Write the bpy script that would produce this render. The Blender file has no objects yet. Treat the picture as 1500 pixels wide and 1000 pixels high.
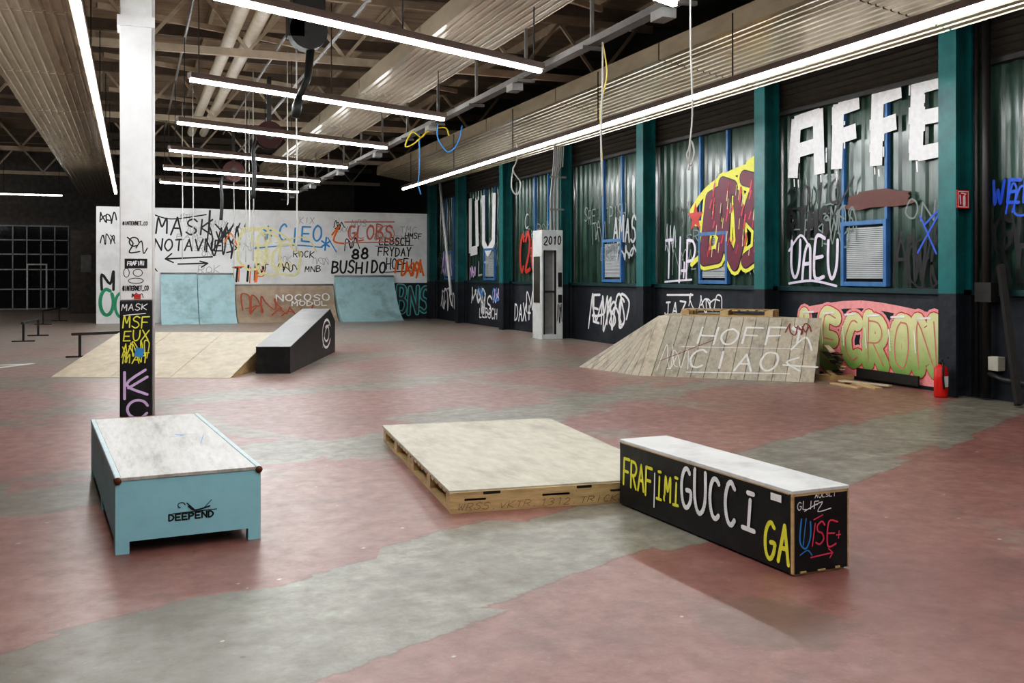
import bpy, math, random
from mathutils import Vector, Matrix
random.seed(7)
scn=bpy.context.scene

# ------------------------------------------------------------ materials
def _n(nt,t,**k):
    n=nt.nodes.new(t)
    for a,b in k.items(): setattr(n,a,b)
    return n
def mth(nt,op,a,b=None,c=None,clamp=False):
    n=_n(nt,'ShaderNodeMath',operation=op); n.use_clamp=clamp
    for i,x in enumerate((a,b,c)):
        if x is None: continue
        if isinstance(x,(int,float)): n.inputs[i].default_value=x
        else: nt.links.new(x,n.inputs[i])
    return n.outputs[0]
def mixc(nt,f,a,b,mode='MIX'):
    n=_n(nt,'ShaderNodeMix',data_type='RGBA',blend_type=mode)
    for s,x in ((n.inputs[0],f),(n.inputs[6],a),(n.inputs[7],b)):
        if isinstance(x,(int,float)): s.default_value=x
        elif isinstance(x,tuple): s.default_value=(x[0],x[1],x[2],1)
        else: nt.links.new(x,s)
    return n.outputs[2]
def noise(nt,vec,scale,detail=5,rough=.6):
    n=_n(nt,'ShaderNodeTexNoise'); n.inputs['Scale'].default_value=scale
    n.inputs['Detail'].default_value=detail; n.inputs['Roughness'].default_value=rough
    nt.links.new(vec,n.inputs['Vector']); return n.outputs['Fac']
def ramp(nt,f,a,b):
    n=_n(nt,'ShaderNodeMapRange'); n.inputs[1].default_value=a; n.inputs[2].default_value=b
    nt.links.new(f,n.inputs[0]); return n.outputs[0]
def base(name):
    m=bpy.data.materials.new(name); m.use_nodes=True; nt=m.node_tree
    p=nt.nodes['Principled BSDF']; return m,nt,p
def mat(name,col,rough=.6,metal=0,var=.18,scale=5,stain=None,stain_amt=.5,stain_scale=1.2,stretch=(1,1,1),bump=.0):
    m,nt,p=base(name)
    g=_n(nt,'ShaderNodeNewGeometry'); mp=_n(nt,'ShaderNodeMapping'); mp.inputs['Scale'].default_value=stretch
    nt.links.new(g.outputs['Position'],mp.inputs['Vector']); v=mp.outputs[0]
    a=tuple(c*(1-var) for c in col); b=tuple(min(1,c*(1+var)) for c in col)
    nz=noise(nt,v,scale); c=mixc(nt,ramp(nt,nz,.3,.7),a,b)
    if stain:
        s=ramp(nt,noise(nt,v,stain_scale,8,.7),.5,.68); s=mth(nt,'MULTIPLY',s,stain_amt)
        c=mixc(nt,s,c,stain)
    nt.links.new(c,p.inputs['Base Color'])
    p.inputs['Roughness'].default_value=rough; p.inputs['Metallic'].default_value=metal
    if bump:
        bm=_n(nt,'ShaderNodeBump'); bm.inputs['Strength'].default_value=bump; bm.inputs['Distance'].default_value=.01
        nt.links.new(noise(nt,v,scale*6),bm.inputs['Height']); nt.links.new(bm.outputs[0],p.inputs['Normal'])
    return m
def emis(name,col,s):
    m,nt,p=base(name); p.inputs['Emission Color'].default_value=(*col,1); p.inputs['Emission Strength'].default_value=s
    p.inputs['Base Color'].default_value=(.8,.8,.8,1)
    return m

M={}
M['white_paint']=mat('white_paint',(.78,.78,.77),.55,var=.06,stain=(.45,.43,.40),stain_amt=.35)
M['white_wall']=mat('white_wall_paint',(.86,.87,.87),.7,var=.04,scale=2,stain=(.55,.55,.55),stain_amt=.5,stain_scale=.8)
M['black_masonry']=mat('black_masonry',(.012,.017,.025),.6,var=.4,stain=(.06,.065,.075),stain_amt=.5,bump=.4)
M['teal']=mat('teal_steel_paint',(.004,.125,.125),.42,var=.25,scale=3,stain=(.008,.04,.045),stain_amt=.6)
M['darkteal']=mat('dark_teal_paint',(.006,.035,.04),.5,var=.3)
M['blueframe']=mat('blue_frame_paint',(.055,.17,.38),.45,var=.2)
M['blind']=mat('blind_grey',(.42,.45,.46),.5,var=.1)
M['dark']=mat('dark_steel',(.018,.016,.014),.5,var=.3)
M['roof']=mat('roof_boards',(.44,.36,.27),.8,var=.25,scale=1.2,stretch=(1,4,1))
M['beam']=mat('beige_roof_steel',(.55,.47,.36),.7,var=.15)
M['rib']=mat('cream_ribbed_sheet',(.60,.52,.40),.20,metal=.35,var=.1,stain=(.34,.29,.21),stain_amt=.45,stretch=(3,.3,1))
M['creampipe']=mat('cream_pipe',(.72,.65,.52),.5,var=.12)
M['grey']=mat('galvanised_grey',(.30,.30,.29),.45,metal=.3,var=.15)
M['darkgrey']=mat('tray_grey',(.13,.12,.11),.5,metal=.2,var=.2)
M['tube']=emis('fluorescent_tube',(.97,.99,1.0),60)
M['tube_dim']=emis('old_fluorescent_tube',(.95,.97,1.0),20)
M['housing']=mat('luminaire_housing',(.10,.065,.05),.5)
M['blue']=mat('light_blue_paint',(.31,.61,.68),.5,var=.07,stain=(.19,.38,.43),stain_amt=.5,stain_scale=2.5)
M['blue_top']=mat('worn_blue_top',(.48,.47,.43),.40,var=.18,scale=10,stain=(.20,.18,.15),stain_amt=.8,stain_scale=2.6,stretch=(3.5,.5,1))
M['blue_edge']=mat('worn_blue_edge',(.45,.60,.63),.45,var=.12,scale=10,stain=(.28,.50,.57),stain_amt=.7,stain_scale=4)
M['paleblue']=mat('pale_blue_ramp',(.42,.63,.67),.5,var=.08,stain=(.22,.31,.32),stain_amt=.8,stain_scale=1.0)
M['beige_ramp']=mat('tagged_beige_ramp',(.45,.36,.27),.6,var=.15,stain=(.38,.20,.15),stain_amt=.7,stain_scale=1.0)
M['black_paint']=mat('black_paint',(.012,.012,.013),.4,var=.4,scale=9,stain=(.05,.05,.05),stain_amt=.5,stain_scale=4)
M['white_lam']=mat('white_laminate_top',(.66,.66,.64),.35,var=.1,stain=(.34,.34,.33),stain_amt=.65,stain_scale=3)
def plywood(name,c1,c2,st,stretch):
    return mat(name,c1,.5,var=.16,scale=7,stain=c2,stain_amt=st,stain_scale=2.0,stretch=stretch,bump=.15)
M['ply']=plywood('plywood_grey',(.49,.455,.36),(.29,.265,.205),.8,(1.6,.6,1))
M['plyw']=plywood('plywood_warm',(.55,.47,.34),(.36,.30,.22),.7,(1,1,1))
M['edge']=plywood('raw_wood_edge',(.56,.40,.21),(.28,.18,.10),.65,(1,1,6))
M['oldwood']=plywood('weathered_boards',(.43,.375,.285),(.22,.19,.14),.9,(3,3,.7))
M['oldwood2']=plywood('weathered_boards_pale',(.50,.445,.34),(.28,.24,.175),.9,(3,3,.7))
M['oldwood3']=plywood('weathered_boards_grey',(.38,.34,.265),(.20,.175,.135),.9,(3,3,.7))
M['rust']=mat('rust',(.14,.05,.02),.7,var=.4,scale=20)
M['red']=mat('red_enamel',(.60,.02,.015),.3,var=.1)
M['rubber']=mat('black_rubber',(.012,.012,.012),.5)
M['yellowcable']=mat('yellow_cable',(.75,.60,.06),.5)
M['bluecable']=mat('blue_cable',(.03,.22,.55),.5)
M['palecable']=mat('pale_cable',(.5,.5,.47),.5)
M['farwall']=mat('dark_far_wall',(.15,.135,.12),.8,var=.3)
M['sidewall']=mat('dark_side_wall',(.18,.17,.16),.8,var=.2)
M['glassdark']=mat('night_glass',(.012,.014,.016),.12,var=.2)
M['framegrey']=mat('grey_door_frame',(.45,.46,.44),.5)
P={}
def paint(n,c,r=.5):
    k='paint_'+n
    if k not in P: P[k]=mat('spray_paint_'+n,c,r,var=.12,scale=12)
    return P[k]
BLK=paint('black',(.010,.010,.011)); WHT=paint('white',(.84,.84,.84)); YEL=paint('yellow',(.82,.78,.08))
RED=paint('red',(.55,.04,.03)); ORG=paint('orange',(.85,.20,.03)); PNK=paint('pink',(.88,.34,.34)); LBL=paint('blue',(.05,.28,.62))
TEA=paint('teal',(.12,.46,.47)); MAR=paint('maroon',(.14,.015,.04)); LIL=paint('lilac',(.68,.50,.78))
PYL=paint('pale_yellow',(.80,.76,.40)); DPG=paint('green',(.04,.32,.17)); DRD=paint('dark_red',(.20,.04,.03)); GRY=paint('grey',(.42,.45,.46)); BLU2=paint('deep_blue',(.02,.10,.62))
CRM=paint('crimson',(.62,.05,.08)); PLI=paint('pale_lilac',(.76,.70,.84)); SRD=paint('soft_red',(.66,.22,.17)); DGR=paint('shadow_grey',(.055,.07,.07)); FWH=paint('faded_chalk_white',(.68,.68,.64)); FGR=paint('faded_grey',(.17,.21,.20)); MGR=paint('washed_grey',(.45,.45,.45))
def fade_mat():   # lime at the top fading to green at the foot
    m,nt,p=base('spray_paint_lime_fade')
    g=_n(nt,'ShaderNodeNewGeometry'); sx=_n(nt,'ShaderNodeSeparateXYZ'); nt.links.new(g.outputs['Position'],sx.inputs[0])
    nz=noise(nt,g.outputs['Position'],4); h=mth(nt,'ADD',sx.outputs[2],mth(nt,'MULTIPLY',mth(nt,'SUBTRACT',nz,.5),.5))
    c=mixc(nt,ramp(nt,h,.20,.90),(.22,.38,.10),(.74,.74,.38)); nt.links.new(c,p.inputs['Base Color']); p.inputs['Roughness'].default_value=.5
    return m
GRN=fade_mat()

def panel_mat():
    m,nt,p=base('translucent_corrugated_panel')
    g=_n(nt,'ShaderNodeNewGeometry'); v=g.outputs['Position']
    mp=_n(nt,'ShaderNodeMapping'); mp.inputs['Scale'].default_value=(1,3,.35); nt.links.new(v,mp.inputs['Vector'])
    a=noise(nt,mp.outputs[0],1.6,6,.6)
    c=mixc(nt,ramp(nt,a,.35,.70),(.014,.036,.028),(.060,.112,.085))
    nt.links.new(c,p.inputs['Base Color']); p.inputs['Roughness'].default_value=.20
    p.inputs['Specular IOR Level'].default_value=.65
    return m
M['panel']=panel_mat()

def floor_mat():
    m,nt,p=base('painted_concrete_floor')
    g=_n(nt,'ShaderNodeNewGeometry'); pos=g.outputs['Position']
    sx=_n(nt,'ShaderNodeSeparateXYZ'); nt.links.new(pos,sx.inputs[0]); X,Y=sx.outputs[0],sx.outputs[1]
    w=mth(nt,'SUBTRACT',Y,mth(nt,'MULTIPLY',X,.5))
    q=mth(nt,'ADD',X,mth(nt,'MULTIPLY',Y,.5))
    n1=noise(nt,pos,1.1,3,.5); n2=noise(nt,pos,7,6,.7); n3=noise(nt,pos,.35,4,.55); n4=noise(nt,pos,30,6,.75); n8=noise(nt,pos,2.4,8,.72)
    cb=_n(nt,'ShaderNodeCombineXYZ'); nt.links.new(w,cb.inputs[0]); nt.links.new(q,cb.inputs[1])
    vc=_n(nt,'ShaderNodeTexVoronoi'); vc.inputs['Scale'].default_value=.75; nt.links.new(cb.outputs[0],vc.inputs['Vector'])
    sc=_n(nt,'ShaderNodeSeparateColor'); nt.links.new(vc.outputs['Color'],sc.inputs[0])
    step=mth(nt,'SUBTRACT',sc.outputs[0],.5)
    far_=mth(nt,'MULTIPLY',mth(nt,'SUBTRACT',w,6.0),.5,clamp=True)
    fine=mth(nt,'MULTIPLY',mth(nt,'SUBTRACT',n2,.5),.09)
    med=mth(nt,'MULTIPLY',mth(nt,'SUBTRACT',n1,.5),.14)
    rag=mth(nt,'MULTIPLY',mth(nt,'SUBTRACT',n8,.5),mth(nt,'ADD',.26,mth(nt,'MULTIPLY',far_,1.1)))
    ww=mth(nt,'ADD',mth(nt,'ADD',w,rag),mth(nt,'ADD',fine,mth(nt,'ADD',med,mth(nt,'MULTIPLY',step,mth(nt,'ADD',.30,mth(nt,'MULTIPLY',far_,.7))))))
    k=mth(nt,'DIVIDE',ww,4.22); rk=mth(nt,'ROUND',k)
    fr=mth(nt,'ABSOLUTE',mth(nt,'SUBTRACT',k,rk))
    hw=mth(nt,'ADD',.132,mth(nt,'MULTIPLY',mth(nt,'SINE',mth(nt,'ADD',mth(nt,'MULTIPLY',rk,2.6),4.2)),.05))
    dd=mth(nt,'SUBTRACT',hw,fr)
    band=mth(nt,'MULTIPLY',dd,260,clamp=True)
    lim=mth(nt,'MULTIPLY',mth(nt,'SUBTRACT',k,.6),20,clamp=True)
    band=mth(nt,'MULTIPLY',band,lim)
    e=mth(nt,'MULTIPLY',mth(nt,'ADD',mth(nt,'ADD',X,mth(nt,'MULTIPLY',w,.55)),mth(nt,'ADD',fine,-1.95)),60,clamp=True)
    far=mth(nt,'MULTIPLY',mth(nt,'SUBTRACT',k,1.5),10,clamp=True)
    band=mth(nt,'MULTIPLY',band,mth(nt,'MAXIMUM',e,far))
    q2=mth(nt,'ADD',q,mth(nt,'ADD',fine,mth(nt,'MULTIPLY',step,.5)))
    k2=mth(nt,'DIVIDE',mth(nt,'SUBTRACT',q2,1.2),5.2)
    fr2=mth(nt,'ABSOLUTE',mth(nt,'SUBTRACT',k2,mth(nt,'ROUND',k2)))
    b2=mth(nt,'MULTIPLY',mth(nt,'SUBTRACT',mth(nt,'MULTIPLY',n3,.10),fr2),200,clamp=True)
    b2=mth(nt,'MULTIPLY',mth(nt,'MULTIPLY',b2,far),.7)
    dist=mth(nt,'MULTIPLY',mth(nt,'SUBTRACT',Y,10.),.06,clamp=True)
    worn=mth(nt,'MULTIPLY',mth(nt,'SUBTRACT',mth(nt,'ADD',mth(nt,'ADD',n3,mth(nt,'MULTIPLY',mth(nt,'SUBTRACT',n8,.5),.35)),mth(nt,'MULTIPLY',dist,.18)),.60),12,clamp=True)
    gm=mth(nt,'MAXIMUM',mth(nt,'MAXIMUM',band,b2),mth(nt,'MULTIPLY',worn,.7))
    red=mixc(nt,ramp(nt,n3,.35,.65),(.235,.105,.088),(.315,.158,.132))
    red=mixc(nt,ramp(nt,n2,.35,.8),red,(.170,.080,.068))
    red=mixc(nt,mth(nt,'MULTIPLY',ramp(nt,n8,.52,.70),.5),red,(.38,.225,.19))
    gry=mixc(nt,ramp(nt,n8,.35,.65),(.155,.14,.108),(.325,.31,.255))
    gry=mixc(nt,ramp(nt,n2,.35,.8),gry,(.13,.117,.092))
    gl=mth(nt,'MULTIPLY',mth(nt,'SUBTRACT',.55,mth(nt,'ADD',X,mth(nt,'MULTIPLY',fine,4))),3,clamp=True)
    gry=mixc(nt,mth(nt,'MULTIPLY',gl,.6),gry,(.13,.105,.08))
    c=mixc(nt,gm,red,gry)
    seam=mth(nt,'MULTIPLY',mth(nt,'SUBTRACT',.0045,mth(nt,'ABSOLUTE',dd)),260,clamp=True)
    seam=mth(nt,'MULTIPLY',mth(nt,'MULTIPLY',seam,lim),.45); c=mixc(nt,seam,c,(.08,.06,.05))
    pale=mth(nt,'MULTIPLY',dist,.5); c=mixc(nt,pale,c,(.45,.39,.34))  # distant floor paled: its glossy sheen is put into the colour
    c=mixc(nt,mth(nt,'MULTIPLY',ramp(nt,n4,.60,.75),.45),c,(.48,.42,.35))
    n7=noise(nt,pos,55,4,.8); c=mixc(nt,mth(nt,'MULTIPLY',ramp(nt,n7,.56,.72),.35),c,(.09,.06,.05))
    vo=_n(nt,'ShaderNodeTexVoronoi'); vo.inputs['Scale'].default_value=2.6; nt.links.new(pos,vo.inputs['Vector'])
    sp=mth(nt,'MULTIPLY',mth(nt,'LESS_THAN',vo.outputs['Distance'],.035),.65)
    c=mixc(nt,sp,c,(.09,.06,.05))
    n5=noise(nt,pos,.8,8,.7); c=mixc(nt,mth(nt,'MULTIPLY',ramp(nt,n5,.56,.68),.5),c,(.11,.07,.06))
    n6=noise(nt,pos,3.0,8,.75); c=mixc(nt,mth(nt,'MULTIPLY',ramp(nt,n6,.56,.64),.42),c,(.11,.08,.065))
    vs=_n(nt,'ShaderNodeVectorMath',operation='DISTANCE'); nt.links.new(pos,vs.inputs[0]); vs.inputs[1].default_value=(2.75,3.8,0)
    st=mth(nt,'MULTIPLY',mth(nt,'SUBTRACT',mth(nt,'ADD',.12,mth(nt,'MULTIPLY',n2,.55)),vs.outputs['Value']),9,clamp=True)
    c=mixc(nt,mth(nt,'MULTIPLY',st,.6),c,(.14,.10,.075))
    nt.links.new(c,p.inputs['Base Color'])
    nt.links.new(mth(nt,'ADD',.18,mth(nt,'MULTIPLY',n2,.34)),p.inputs['Roughness'])
    bm=_n(nt,'ShaderNodeBump'); bm.inputs['Strength'].default_value=.12; bm.inputs['Distance'].default_value=.01
    nt.links.new(n4,bm.inputs['Height']); nt.links.new(bm.outputs[0],p.inputs['Normal'])
    return m
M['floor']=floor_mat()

# ------------------------------------------------------------ geometry helpers
def group(name,loc=(0,0,0),rz=0):
    e=bpy.data.objects.new(name,None); e.empty_display_size=.2
    e.location=loc; e.rotation_euler=(0,0,math.radians(rz)); scn.collection.objects.link(e); return e
def mesh(name,vs,fs,m,parent=None,smooth=False,world=False):
    me=bpy.data.meshes.new(name); me.from_pydata([tuple(v) for v in vs],[],fs); me.update()
    if isinstance(m,(list,tuple)):
        for x in m: me.materials.append(x)
    elif m: me.materials.append(m)
    if smooth:
        for p in me.polygons: p.use_smooth=True
    o=bpy.data.objects.new(name,me); scn.collection.objects.link(o)
    if parent:
        o.parent=parent
        if world:
            mw=Matrix.Translation(parent.location)@parent.rotation_euler.to_matrix().to_4x4()
            o.matrix_parent_inverse=mw.inverted()
    return o
def bx(x0,x1,y0,y1,z0,z1):
    v=[(x0,y0,z0),(x1,y0,z0),(x1,y1,z0),(x0,y1,z0),(x0,y0,z1),(x1,y0,z1),(x1,y1,z1),(x0,y1,z1)]
    f=[(0,3,2,1),(4,5,6,7),(0,1,5,4),(1,2,6,5),(2,3,7,6),(3,0,4,7)]
    return v,f
def merge(parts):
    V=[];F=[]
    for v,f in parts:
        o=len(V); V+=list(v); F+=[tuple(i+o for i in q) for q in f]
    return V,F
def box(name,x0,x1,y0,y1,z0,z1,m,parent=None,bevel=0,world=False):
    v,f=bx(x0,x1,y0,y1,z0,z1); o=mesh(name,v,f,m,parent,world=world)
    if bevel:
        b=o.modifiers.new('bevel','BEVEL'); b.width=bevel; b.segments=2
    return o
def boxes(name,lst,m,parent=None,world=False,bevel=0):
    v,f=merge([bx(*b) for b in lst]); o=mesh(name,v,f,m,parent,world=world)
    if bevel:
        b=o.modifiers.new('bevel','BEVEL'); b.width=bevel; b.segments=2
    return o
def tubeg(pts,r,n=8,cap=True):
    pts=[Vector(p) for p in pts]; V=[];F=[]
    up=Vector((0,0,1)); prev=None
    for i,p in enumerate(pts):
        a=pts[max(0,i-1)]; b=pts[min(len(pts)-1,i+1)]; t=(b-a).normalized()
        if prev is None:
            x=t.cross(up); 
            if x.length<.05: x=t.cross(Vector((1,0,0)))
        else:
            x=prev-t*prev.dot(t)
        x.normalize(); prev=x; y=t.cross(x)
        rr=r[i] if isinstance(r,(list,tuple)) else r
        for k in range(n):
            an=2*math.pi*k/n; V.append(p+(x*math.cos(an)+y*math.sin(an))*rr)
    for i in range(len(pts)-1):
        for k in range(n):
            a=i*n+k; b=i*n+(k+1)%n; F.append((a,b,b+n,a+n))
    if cap:
        F.append(tuple(reversed(range(n)))); F.append(tuple(range((len(pts)-1)*n,len(pts)*n)))
    return V,F
def tube(name,pts,r,m,parent=None,n=8,world=False,smooth=True):
    v,f=tubeg(pts,r,n); return mesh(name,v,f,m,parent,smooth=(n>5 and smooth),world=world)
def beam(a,b,w,h=None):
    h=h or w; a=Vector(a); b=Vector(b); t=(b-a).normalized(); up=Vector((0,0,1))
    x=t.cross(up)
    if x.length<.05: x=Vector((1,0,0))
    x.normalize(); y=x.cross(t)
    V=[]
    for p in (a,b):
        for sx,sy in ((-1,-1),(1,-1),(1,1),(-1,1)): V.append(p+x*sx*w/2+y*sy*h/2)
    F=[(3,2,1,0),(4,5,6,7)]+[(i,(i+1)%4,(i+1)%4+4,i+4) for i in range(4)]
    return V,F
def catmull(pts,sub=6):
    if len(pts)<3: return pts
    P=[pts[0]]+list(pts)+[pts[-1]]; out=[]
    for i in range(1,len(P)-2):
        p0,p1,p2,p3=[Vector(x) for x in P[i-1:i+3]]
        for s in range(sub):
            t=s/sub
            out.append(.5*((2*p1)+(-p0+p2)*t+(2*p0-5*p1+4*p2-p3)*t*t+(-p0+3*p1-3*p2+p3)*t**3))
    out.append(Vector(P[-2])); return out

# ------------------------------------------------------------ painted strokes
class Frame:
    def __init__(s,O,U,V): 
        s.O=Vector(O); s.U=Vector(U).normalized(); s.V=Vector(V).normalized(); s.N=s.U.cross(s.V).normalized()
    def p(s,u,v,n=0): return s.O+s.U*u+s.V*v+s.N*n
class Paint:
    """accumulates painted strokes lying on a surface; every dab sits a hair above the previous one"""
    rnd=True
    def __init__(s,fr,base=.002,seed=None): s.fr=fr; s.V=[]; s.F=[]; s.k=0; s.base=base; s.r=random.Random(seed) if seed is not None else random
    def off(s):
        s.k+=1; return s.base+.00005*(s.k%70)
    def stroke(s,pts,w,smooth=True):
        pts=[Vector((p[0],p[1],0)) for p in pts]
        if smooth and len(pts)>2: pts=catmull(pts,4)
        n=len(pts)
        nd=12 if w>=.12 else 7
        for i in range(n-1):
            d=pts[i+1]-pts[i]
            if d.length<1e-6: continue
            o=s.off()
            d.normalize(); nn=Vector((-d.y,d.x,0))*w*.5; b=len(s.V)
            for q in (pts[i]-nn,pts[i+1]-nn,pts[i+1]+nn,pts[i]+nn): s.V.append(s.fr.p(q.x,q.y,o))
            s.F.append((b,b+1,b+2,b+3))
        for i,p in enumerate(pts):
            if 0<i<n-1:
                a=(pts[i]-pts[i-1]).normalized().dot((pts[i+1]-pts[i]).normalized())
                if a>.985: continue
            elif not s.rnd: continue
            b=len(s.V); o=s.off()
            for a in range(nd):
                an=2*math.pi*a/nd; s.V.append(s.fr.p(p.x+w*.5*math.cos(an),p.y+w*.5*math.sin(an),o))
            s.F.append(tuple(range(b,b+nd)))
    def fill(s,pts):
        o=s.off(); b=len(s.V)
        cx=sum(p[0] for p in pts)/len(pts); cy=sum(p[1] for p in pts)/len(pts)
        s.V.append(s.fr.p(cx,cy,o))
        for p in pts: s.V.append(s.fr.p(p[0],p[1],o))
        n=len(pts)
        for i in range(n): s.F.append((b,b+1+i,b+1+(i+1)%n))
    def poly(s,pts):
        o=s.off(); b=len(s.V)
        for p in pts: s.V.append(s.fr.p(p[0],p[1],o))
        s.F.append(tuple(range(b,b+len(pts))))
    def text(s,txt,u,v,h,w,wr=.7,slant=.1,jit=.06,sp=.28,smooth=False,width=None):
        R=s.r
        adv=wr*h+sp*h
        if width: 
            tot=len(txt)*adv-sp*h; f=width/tot
        else: f=1
        for ch in txt:
            g=FONT.get(ch,[])
            sc=1+R.uniform(-jit,jit)*1.5; dy=R.uniform(-jit,jit)*h
            for pl in g:
                pp=[]
                for (a,b) in pl:
                    a+=R.uniform(-jit,jit)*.5; b+=R.uniform(-jit,jit)*.5
                    pp.append((u+(a*wr*h+slant*b*h)*f, v+dy+b*h*sc))
                s.stroke(pp,w,smooth=smooth or len(pl)>4)
            u+=adv*f
    def scrawl(s,u,v,wd,h,w,seed,loops=5):
        r=random.Random(seed); pts=[]; n=loops*4
        for i in range(n):
            t=i/(n-1); ph=i%4
            pts.append((u+wd*(t+r.uniform(-.09,.09)), v+h*((.1,.9,.75,.2)[ph]+r.uniform(-.2,.2))))
        s.stroke(pts,w)
        for _ in range(2):
            a=r.random()*wd*.7; s.stroke([(u+a,v+h*r.random()),(u+a+wd*.15,v+h*r.random()),(u+a+wd*.3,v+h*r.random())],w)
    def out(s,name,m,parent):
        if s.V: return mesh(name,s.V,s.F,m,parent,world=True)
def arc(cx,cy,rx,ry,a0,a1,n=8):
    return [(cx+rx*math.cos(math.radians(a0+(a1-a0)*i/n)),cy+ry*math.sin(math.radians(a0+(a1-a0)*i/n))) for i in range(n+1)]
FONT={
'A':[[(0,0),(.5,1),(1,0)],[(.2,.4),(.8,.4)]],'B':[[(0,0),(0,1)],[(0,1),(.6,.97),(.85,.8),(.6,.56),(0,.53)],[(0,.53),(.7,.5),(1,.27),(.7,.03),(0,0)]],
'C':[arc(.55,.5,.5,.5,50,310)],'D':[[(0,0),(0,1)],[(0,1),(.6,.93),(1,.5),(.6,.07),(0,0)]],
'E':[[(1,1),(0,1),(0,0),(1,0)],[(0,.5),(.8,.5)]],'F':[[(1,1),(0,1),(0,0)],[(0,.52),(.8,.52)]],
'G':[arc(.55,.5,.5,.5,50,330)+[(1,.45),(.6,.45)]],'H':[[(0,0),(0,1)],[(1,0),(1,1)],[(0,.5),(1,.5)]],
'I':[[(.5,0),(.5,1)]],'J':[[(.2,1),(.9,1)],[(.6,1),(.6,.2),(.3,0),(0,.2)]],'K':[[(0,0),(0,1)],[(1,1),(0,.45),(1,0)]],'L':[[(0,1),(0,0),(.9,0)]],
'M':[[(0,0),(.1,1),(.5,.4),(.9,1),(1,0)]],'N':[[(0,0),(0,1),(1,0),(1,1)]],'O':[arc(.5,.5,.5,.5,90,450,10)],
'P':[[(0,0),(0,1)],[(0,1),(.7,.97),(1,.75),(.7,.5),(0,.47)]],'R':[[(0,0),(0,1)],[(0,1),(.7,.97),(1,.75),(.7,.5),(0,.47)],[(.4,.47),(1,0)]],
'S':[[(1,.85),(.6,1),(.15,.85),(.2,.6),(.75,.45),(.95,.2),(.5,0),(0,.12)]],'T':[[(0,1),(1,1)],[(.5,1),(.5,0)]],
'U':[[(0,1),(.02,.35),(.3,0),(.7,0),(.98,.35),(1,1)]],'V':[[(0,1),(.5,0),(1,1)]],'W':[[(0,1),(.25,0),(.5,.6),(.75,0),(1,1)]],
'X':[[(0,0),(1,1)],[(0,1),(1,0)]],'Y':[[(0,1),(.5,.5),(1,1)],[(.5,.5),(.5,0)]],'Z':[[(0,1),(1,1),(0,0),(1,0)]],
'0':[arc(.5,.5,.42,.5,90,450,10)],'1':[[(.3,.8),(.6,1),(.6,0)]],'2':[[(0,.8),(.4,1),(.9,.8),(.7,.45),(0,0),(1,0)]],
'3':[[(0,.95),(.6,1),(.9,.75),(.4,.52),(.95,.3),(.6,0),(0,.08)]],'8':[arc(.5,.76,.35,.24,90,450,8),arc(.5,.26,.45,.26,90,450,8)],'5':[[(1,1),(.1,1),(.05,.6),(.7,.6),(.95,.3),(.6,0),(0,.08)]],
'*':[[(.5,0),(.5,1)],[(0,.25),(1,.75)],[(0,.75),(1,.25)]],'.':[[(.4,0),(.5,.05)]],'+':[[(.5,.1),(.5,.9)],[(.1,.5),(.9,.5)]],
'@':[arc(.5,.5,.5,.5,20,340,10),arc(.5,.5,.2,.2,0,360,6)],'_':[[(0,0),(1,0)]],
'i':[[(.5,0),(.5,.9)],[(.1,0),(.9,0)],[(.3,1.1),(.7,1.1)]],
'a':[[(0,0),(.1,.6),(.4,1),(.75,.9),(.85,.5),(.9,0)],[(.1,.42),(.85,.45)]],
}
def star(cx,cy,r,n=5,ph=90,ri=.42):
    return [(cx+(r if i%2==0 else r*ri)*math.cos(math.radians(ph+i*180/n)),cy+(r if i%2==0 else r*ri)*math.sin(math.radians(ph+i*180/n))) for i in range(2*n)]
def blob(cx,cy,rx,ry,seed,n=18,irr=.12):
    r=random.Random(seed); k=[1+r.uniform(-irr,irr) for _ in range(n)]
    return [(cx+rx*k[i]*math.copysign(abs(math.cos(2*math.pi*i/n))**.75,math.cos(2*math.pi*i/n)),cy+ry*k[i]*math.copysign(abs(math.sin(2*math.pi*i/n))**.75,math.sin(2*math.pi*i/n))) for i in range(n)]

# ------------------------------------------------------------ room shell
WX=10.3; YB=-7; YF=50; XL=-11; ZC=7.2; COLY=[1.65,5.85,10.0,14.15,18.4,22.65,26.8,31.0]
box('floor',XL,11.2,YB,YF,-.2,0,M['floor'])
box('ceiling',XL,11.2,YB,YF,ZC,ZC+.2,M['roof'])
wall_left=box('wall_left',XL-.2,XL,YB,YF,0,ZC,M['sidewall'])
box('wall_rear',XL,11.2,YB-.2,YB,0,ZC,M['sidewall'])
wall_far=box('wall_far',XL,11.2,YF,YF+.2,0,ZC,M['farwall'])
wall_right=box('wall_right',WX,WX+.9,YB,YF,0,1.33,M['black_masonry'])
box('upper_structure',WX+.3,WX+.9,YB,YF,1.33,ZC,M['dark'],wall_right,world=True)
box('sill_cap',WX-.06,WX+.3,YB,34.6,1.33,1.40,M['darkteal'],wall_right,world=True)
V=[];F=[]
y=YB; pr=[(0,0),(.10,0),(.13,.035),(.23,.035),(.26,0)]; ys=[]
while y<34.6:
    for a,b in pr[:-1]: ys.append((y+a,b))
    y+=.26
for (yy,dx) in ys: V+= [(WX+.13-dx,yy,1.40),(WX+.13-dx,yy,4.36)]
for i in range(len(ys)-1): F.append((2*i,2*i+1,2*i+3,2*i+2))
mesh('translucent_sheets',V,F,M['panel'],wall_right,world=True)
V=[];F=[]
z=4.36
while z<5.2:
    V+=[(WX+.10,YB,z),(WX+.10,34.6,z),(WX+.02,YB,z+.05),(WX+.02,34.6,z+.05)]; z+=.10
for i in range(len(V)//2-1): F.append((2*i,2*i+1,2*i+3,2*i+2))
mesh('shutter_slats',V,F,mat('shutter_brown',(.055,.046,.035),.5,var=.2),wall_right,world=True)
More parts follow.
